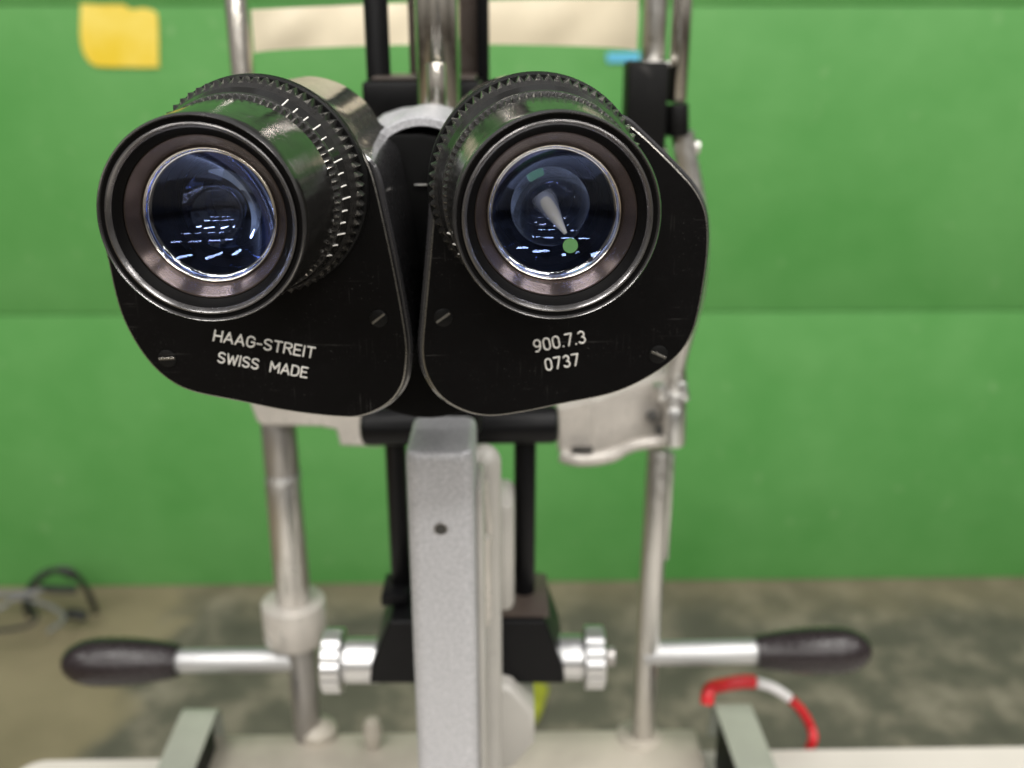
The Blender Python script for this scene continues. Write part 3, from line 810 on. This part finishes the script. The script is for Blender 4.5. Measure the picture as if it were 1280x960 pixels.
# forehead band: thin curved strip
bm = bmesh.new(); n = 40
xl = at(316, 30, YP).x; xr_ = at(797, 30, YP).x
vs = []
for k in range(n+1):
    t = k/n; x = xl+(xr_-xl)*t
    Y = YP + .055*math.sin(PI*t)**.8 if 0 < t < 1 else YP
    px = 316+(797-316)*t
    ytop = 13-13*math.sin(PI*min(1, t*1.1)*.5)+0; ybot = 66-9*math.sin(PI*t)**.6-3*t if 0 < t < 1 else 66-3*t
    a = at(px, ytop-1, Y); b = at(px, ybot, Y)
    a.x = b.x = (a.x+b.x)/2
    ring = []
    for j in range(9):
        q = a.lerp(b, j/8); q.y += -.0010*math.sin(PI*j/8) + .0012*math.sin(9*t*PI+j*.5)*(.5+.5*math.sin(17*t))
        ring.append(q)
    vs.append(ring)
front = [[bm.verts.new(q) for q in r] for r in vs]
back = [[bm.verts.new(q+Vector((0, .003, 0))) for q in r] for r in vs]
for i in range(n):
    for j in range(8):
        bm.faces.new((front[i][j], front[i+1][j], front[i+1][j+1], front[i][j+1]))
        bm.faces.new((back[i][j], back[i][j+1], back[i+1][j+1], back[i+1][j]))
    bm.faces.new((front[i][0], back[i][0], back[i+1][0], front[i+1][0]))
    bm.faces.new((front[i][8], front[i+1][8], back[i+1][8], back[i][8]))
for i in (0, n):
    for j in range(8): bm.faces.new((front[i][j], front[i][j+1], back[i][j+1], back[i][j]))
finish(bm, 'forehead_band', MT['cream'], frame, angle=60)

# chin rest, left bracket
prism_y('chin_rest_bracket', [(312, 500), (320, 527), (328, 533), (400, 534), (420, 538), (425, 558), (470, 560), (500, 556), (500, 500), (420, 495)], YP-.02, YP+.02, MT['cast'], frame, .0015)
# chin rest, right bracket: block, web, vertical clamp barrel
prism_y('chin_rest_block', [(697, 510), (740, 500), (742, 552), (738, 566), (700, 567), (697, 562)], YP-.03, YP+.01, MT['cast'], frame, .0015)
bm = bmesh.new()
rings = []
path = [(738, 505, 568), (760, 497, 568), (780, 490, 560), (800, 482, 552), (820, 474, 548), (838, 468, 550)]
ds = [YP-.028, YP-.018, YP-.010, YP-.004, YP-.002, YP-.002]
fr_, bk_ = [], []
for (x, y0, y1), Y in zip(path, ds):
    fr_.append((bm.verts.new(at(x, y0, Y)), bm.verts.new(at(x, y1, Y))))
    bk_.append((bm.verts.new(at(x, y0, Y)+Vector((0, .02, .004))), bm.verts.new(at(x, y1, Y)+Vector((0, .02, 0)))))
for i in range(len(path)-1):
    bm.faces.new((fr_[i][0], fr_[i+1][0], fr_[i+1][1], fr_[i][1])); bm.faces.new((bk_[i][0], bk_[i][1], bk_[i+1][1], bk_[i+1][0]))
    bm.faces.new((fr_[i][0], bk_[i][0], bk_[i+1][0], fr_[i+1][0])); bm.faces.new((fr_[i][1], fr_[i+1][1], bk_[i+1][1], bk_[i][1]))
finish(bm, 'chin_rest_web', MT['cast'], frame, angle=60)
bm = bmesh.new()
add_tube(bm, catmull([at(x, y, Y) for x, y, Y in [(700, 568, YP-.034), (725, 574, YP-.036), (760, 570, YP-.03), (795, 556, YP-.015), (845, 550, YP-.01)]], 6, False), [.0026]+[.0042]*14+[.0036]*9+[.003], 12)
finish(bm, 'chin_rest_rail', MT['cast'], frame)
bm = bmesh.new(); p = at(728, 562, YP-.037); add_box(bm, p, (size(26, p), .004, size(6, p)), .0006)
finish(bm, 'bracket_slot', MT['darkcast'], frame)
for x, y in ((815, 520), (826, 538)):
    bm = bmesh.new(); add_cyl(bm, at(x, y, YP-.009), at(x, y, YP-.002), .0032); finish(bm, 'bracket_hole', MT['darkcast'], frame)
bm = bmesh.new(); add_cyl(bm, at(843, 487, YP-.008), at(841, 556, YP-.008), size(16, p), 40, .002)
finish(bm, 'clamp_barrel', MT['satin'], frame)
bm = bmesh.new(); add_cyl(bm, at(843, 512, YP-.020), at(841, 556, YP-.020), size(9, p), 40, .001)
finish(bm, 'barrel_sleeve', MT['alu'], frame)
bm = bmesh.new(); p_ = at(824, 480, YP-.01); add_cyl(bm, p_, at(826, 500, YP-.01), .004); finish(bm, 'set_screw', MT['satin'], frame)

# hand grips
def handle(x_in, x_join, x_out, cy_in, cy_out, hr, hg, name='hand_grip'):
    a = at(x_in, cy_in, YP); b = at(x_join, (cy_in+cy_out)/2, YP); c = at(x_out, cy_out, YP)
    bm = bmesh.new(); add_cyl(bm, a, b, size(hr/2, a), 40, .0006); finish(bm, 'handle_rod', MT['dullalu'], frame)
    d = (c-b); L_ = d.length; R_ = size(hg/2, b)
    M = frame_of(d, b, Vector((0, 0, 1)))
    pr = [(-.001, 0), (-.001, R_*.66)]
    for k in range(1, 33):
        t = k/32
        w = .70+.30*math.sin(min(1, t/.55)*PI/2) if t < .62 else math.sqrt(max(0, 1-((t-.62)/.38)**2.4))
        pr.append((t*L_, R_*w))
    pr[-1] = (L_, 0)
    bm = bmesh.new(); add_lathe(bm, pr, 48, M)
    finish(bm, name, MT['grip'], frame)
handle(378, 221, 77, 824, 828, 30, 60)
handle(803, 947, 1090, 817, 812, 31, 58)
# base bar standing on the table with the small parts
bm = bmesh.new(); p0 = at(262, 930, YP); p1 = at(872, 926, YP)
add_box(bm, ((p0.x+p1.x)/2, YP-.018, TZ+.0105), (p1.x-p0.x, .044, .019), .002, rt); finish(bm, 'base_bar', MT['basebar'], frame)
bm = bmesh.new(); add_lathe(bm, [(0, 0), (0, .004), (.004, .0055), (.014, .006), (.02, .0045), (.022, 0)], 24, Matrix.Translation((at(465, 905, YP-.01).x, YP-.01, TZ+.02))); finish(bm, 'base_knob', MT['basebar'], frame)
bm = bmesh.new(); add_lathe(bm, [(0, 0), (0, .012), (.006, .012), (.010, .009), (.014, 0)], 24, Matrix.Translation((at(400, 930, YP).x, YP, TZ+.02))); finish(bm, 'post_flange', MT['basebar'], frame)

# rail covers either side
def rail_cover(xf0, xf1, yf, label):
    zt = TZ+.046
    a = atz(xf0, yf, zt); b = atz(xf1, yf, zt)
    w = (b.x-a.x); Y1 = (a.y+b.y)/2; Y0 = Y1-.16; cx = (a.x+b.x)/2
    t = thing('rail_cover', label, 'cover', (cx, (Y0+Y1)/2, TZ), 'rail covers on the table')
    sk = (at(604, 40, 1).x)*1.0
    sh = -.03
    bm = bmesh.new()
    # bent sheet: flat top rolling down at the far end
    n = 24; prof = [(Y0, zt)]
    for k in range(1, n): prof.append((Y0+(Y1-.012-Y0)*k/n, zt))
    for k in range(9):
        an = PI/2*k/8; prof.append((Y1-.012+.012*math.sin(an), zt-.012+.012*math.cos(an)))
    prof.append((Y1, zt-.03))
    tops = []
    for Y, z in prof:
        x0 = cx-w/2+sh*(Y-Y1); x1 = cx+w/2+sh*(Y-Y1)
        tops.append([bm.verts.new(q) for q in ((x0, Y, z), (x1, Y, z), (x1, Y-.0015, z-.0015), (x0, Y-.0015, z-.0015))])
    for i in range(len(tops)-1):
        for j in range(4): bm.faces.new((tops[i][j], tops[i][(j+1) % 4], tops[i+1][(j+1) % 4], tops[i+1][j]))
    bm.faces.new(tops[0]); bm.faces.new(tops[-1])
    finish(bm, 'cover_sheet', MT['cover'], t)
    bm = bmesh.new(); add_box(bm, (cx, (Y0+Y1)/2-.006, TZ+.0225), (w-.004, Y1-Y0-.016, .043), .001)
    for v in bm.verts: v.co.x += sh*(v.co.y-Y1)
    finish(bm, 'rail_body', MT['blackmatte'], t)
    return t
rail_cover(233, 276, 876, 'grey-green rail cover on the table under the left dark hand grip')
rail_cover(889, 934, 869, 'grey-green rail cover on the table in front of the red and white cord')

# red and white cord
cord = thing('striped_cord', 'red and white striped cord looped behind the right rail cover', 'cord', atz(950, 900, TZ))
path = catmull([at(x, y, Y) for x, y, Y in [(884, 880, .53), (887, 862, .535), (905, 856, .545), (935, 852, .55), (960, 857, .553), (980, 868, .556), (1000, 886, .558), (1013, 908, .556), (1016, 926, .55), (1006, 945, .55)]], 8, False)
segs = [(0, 27, MT['red'], .0047), (27, 43, MT['redwhite'], .0036), (43, 73, MT['red'], .0034)]
for s0, s1, m, r in segs:
    bm = bmesh.new(); add_tube(bm, path[s0:s1], r, 12); finish(bm, 'cord_section', m, cord)

# ------------------------------------------------------------------ light
W = bpy.data.worlds.new('World'); S.world = W; W.use_nodes = True
nt = W.node_tree; bg = nt.nodes['Background']; L = nt.links.new
tc = N(nt, 'ShaderNodeTexCoord'); sp = N(nt, 'ShaderNodeSeparateXYZ'); L(tc.outputs['Generated'], sp.inputs[0])
cr = N(nt, 'ShaderNodeValToRGB'); e = cr.color_ramp.elements
e[0].position = .40; e[0].color = (.035, .03, .025, 1)
e[1].position = .95; e[1].color = (.30, .31, .33, 1)
for ps_, c_ in ((.475, (.10, .085, .07)), (.51, (.42, .40, .36)), (.62, (.55, .53, .49)), (.74, (.28, .28, .28))):
    q = e.new(ps_); q.color = (*c_, 1)
mr = N(nt, 'ShaderNodeMapRange'); mr.inputs['From Min'].default_value = -1; mr.inputs['From Max'].default_value = 1
L(sp.outputs['Z'], mr.inputs['Value']); L(mr.outputs['Result'], cr.inputs['Fac'])
vz = N(nt, 'ShaderNodeTexVoronoi'); vz.inputs['Scale'].default_value = 5; L(tc.outputs['Generated'], vz.inputs['Vector'])
m2 = N(nt, 'ShaderNodeMapRange'); m2.inputs['From Min'].default_value = .1; m2.inputs['From Max'].default_value = .6; m2.inputs['To Min'].default_value = .55; m2.inputs['To Max'].default_value = 1.35
sv = N(nt, 'ShaderNodeSeparateColor'); L(vz.outputs['Color'], sv.inputs[0]); L(sv.outputs[0], m2.inputs['Value'])
mm = N(nt, 'ShaderNodeVectorMath', operation='SCALE'); L(cr.outputs['Color'], mm.inputs[0]); L(m2.outputs['Result'], mm.inputs['Scale'])
L(mm.outputs[0], bg.inputs['Color']); bg.inputs['Strength'].default_value = .6

def area(loc, target, sx, sy, power, colr=(1, .97, .93)):
    l = bpy.data.lights.new('ceiling_lamp', 'AREA'); l.shape = 'RECTANGLE'; l.size = sx; l.size_y = sy; l.energy = power; l.color = colr
    o = bpy.data.objects.new('ceiling_lamp', l); col.objects.link(o); o.location = loc
    d = Vector(target)-Vector(loc); o.rotation_euler = d.to_track_quat('-Z', 'Y').to_euler()
    return o
# rows of hall ceiling tubes behind and above the photographer
k = 0
for i, (y, z) in enumerate([(-.6, 3.6), (-2.4, 3.7), (-4.6, 3.8), (-7.5, 3.9)]):
    for x in (-3.0, -1.0, 1.2, 3.2):
        area((x+.25*(i % 2), y, z), (x, y+.9, 0), 1.3, .16, 38)
area((1.6, .4, 3.6), (1.3, 1.6, 0), 1.4, .2, 24)
area((-.8, .5, 3.6), (-.8, 1.6, 0), 1.4, .2, 10)

# ------------------------------------------------------------------ camera
cd = bpy.data.cameras.new('camera'); cam = bpy.data.objects.new('camera', cd); col.objects.link(cam)
cam.location = EYE; cam.rotation_euler = (PI/2-PITCH, 0, 0)
cd.sensor_width = 36; cd.lens = 36*F/1280; cd.clip_start = .01; cd.clip_end = 100
cd.dof.use_dof = True; cd.dof.focus_distance = .212; cd.dof.aperture_fstop = 12.5
S.camera = cam
S.view_settings.view_transform = 'Standard'; S.view_settings.look = 'None'
S.view_settings.exposure = 0; S.view_settings.gamma = 1
S.render.engine = 'CYCLES'
S.cycles.max_bounces = 10; S.cycles.transparent_max_bounces = 12; S.cycles.glossy_bounces = 6
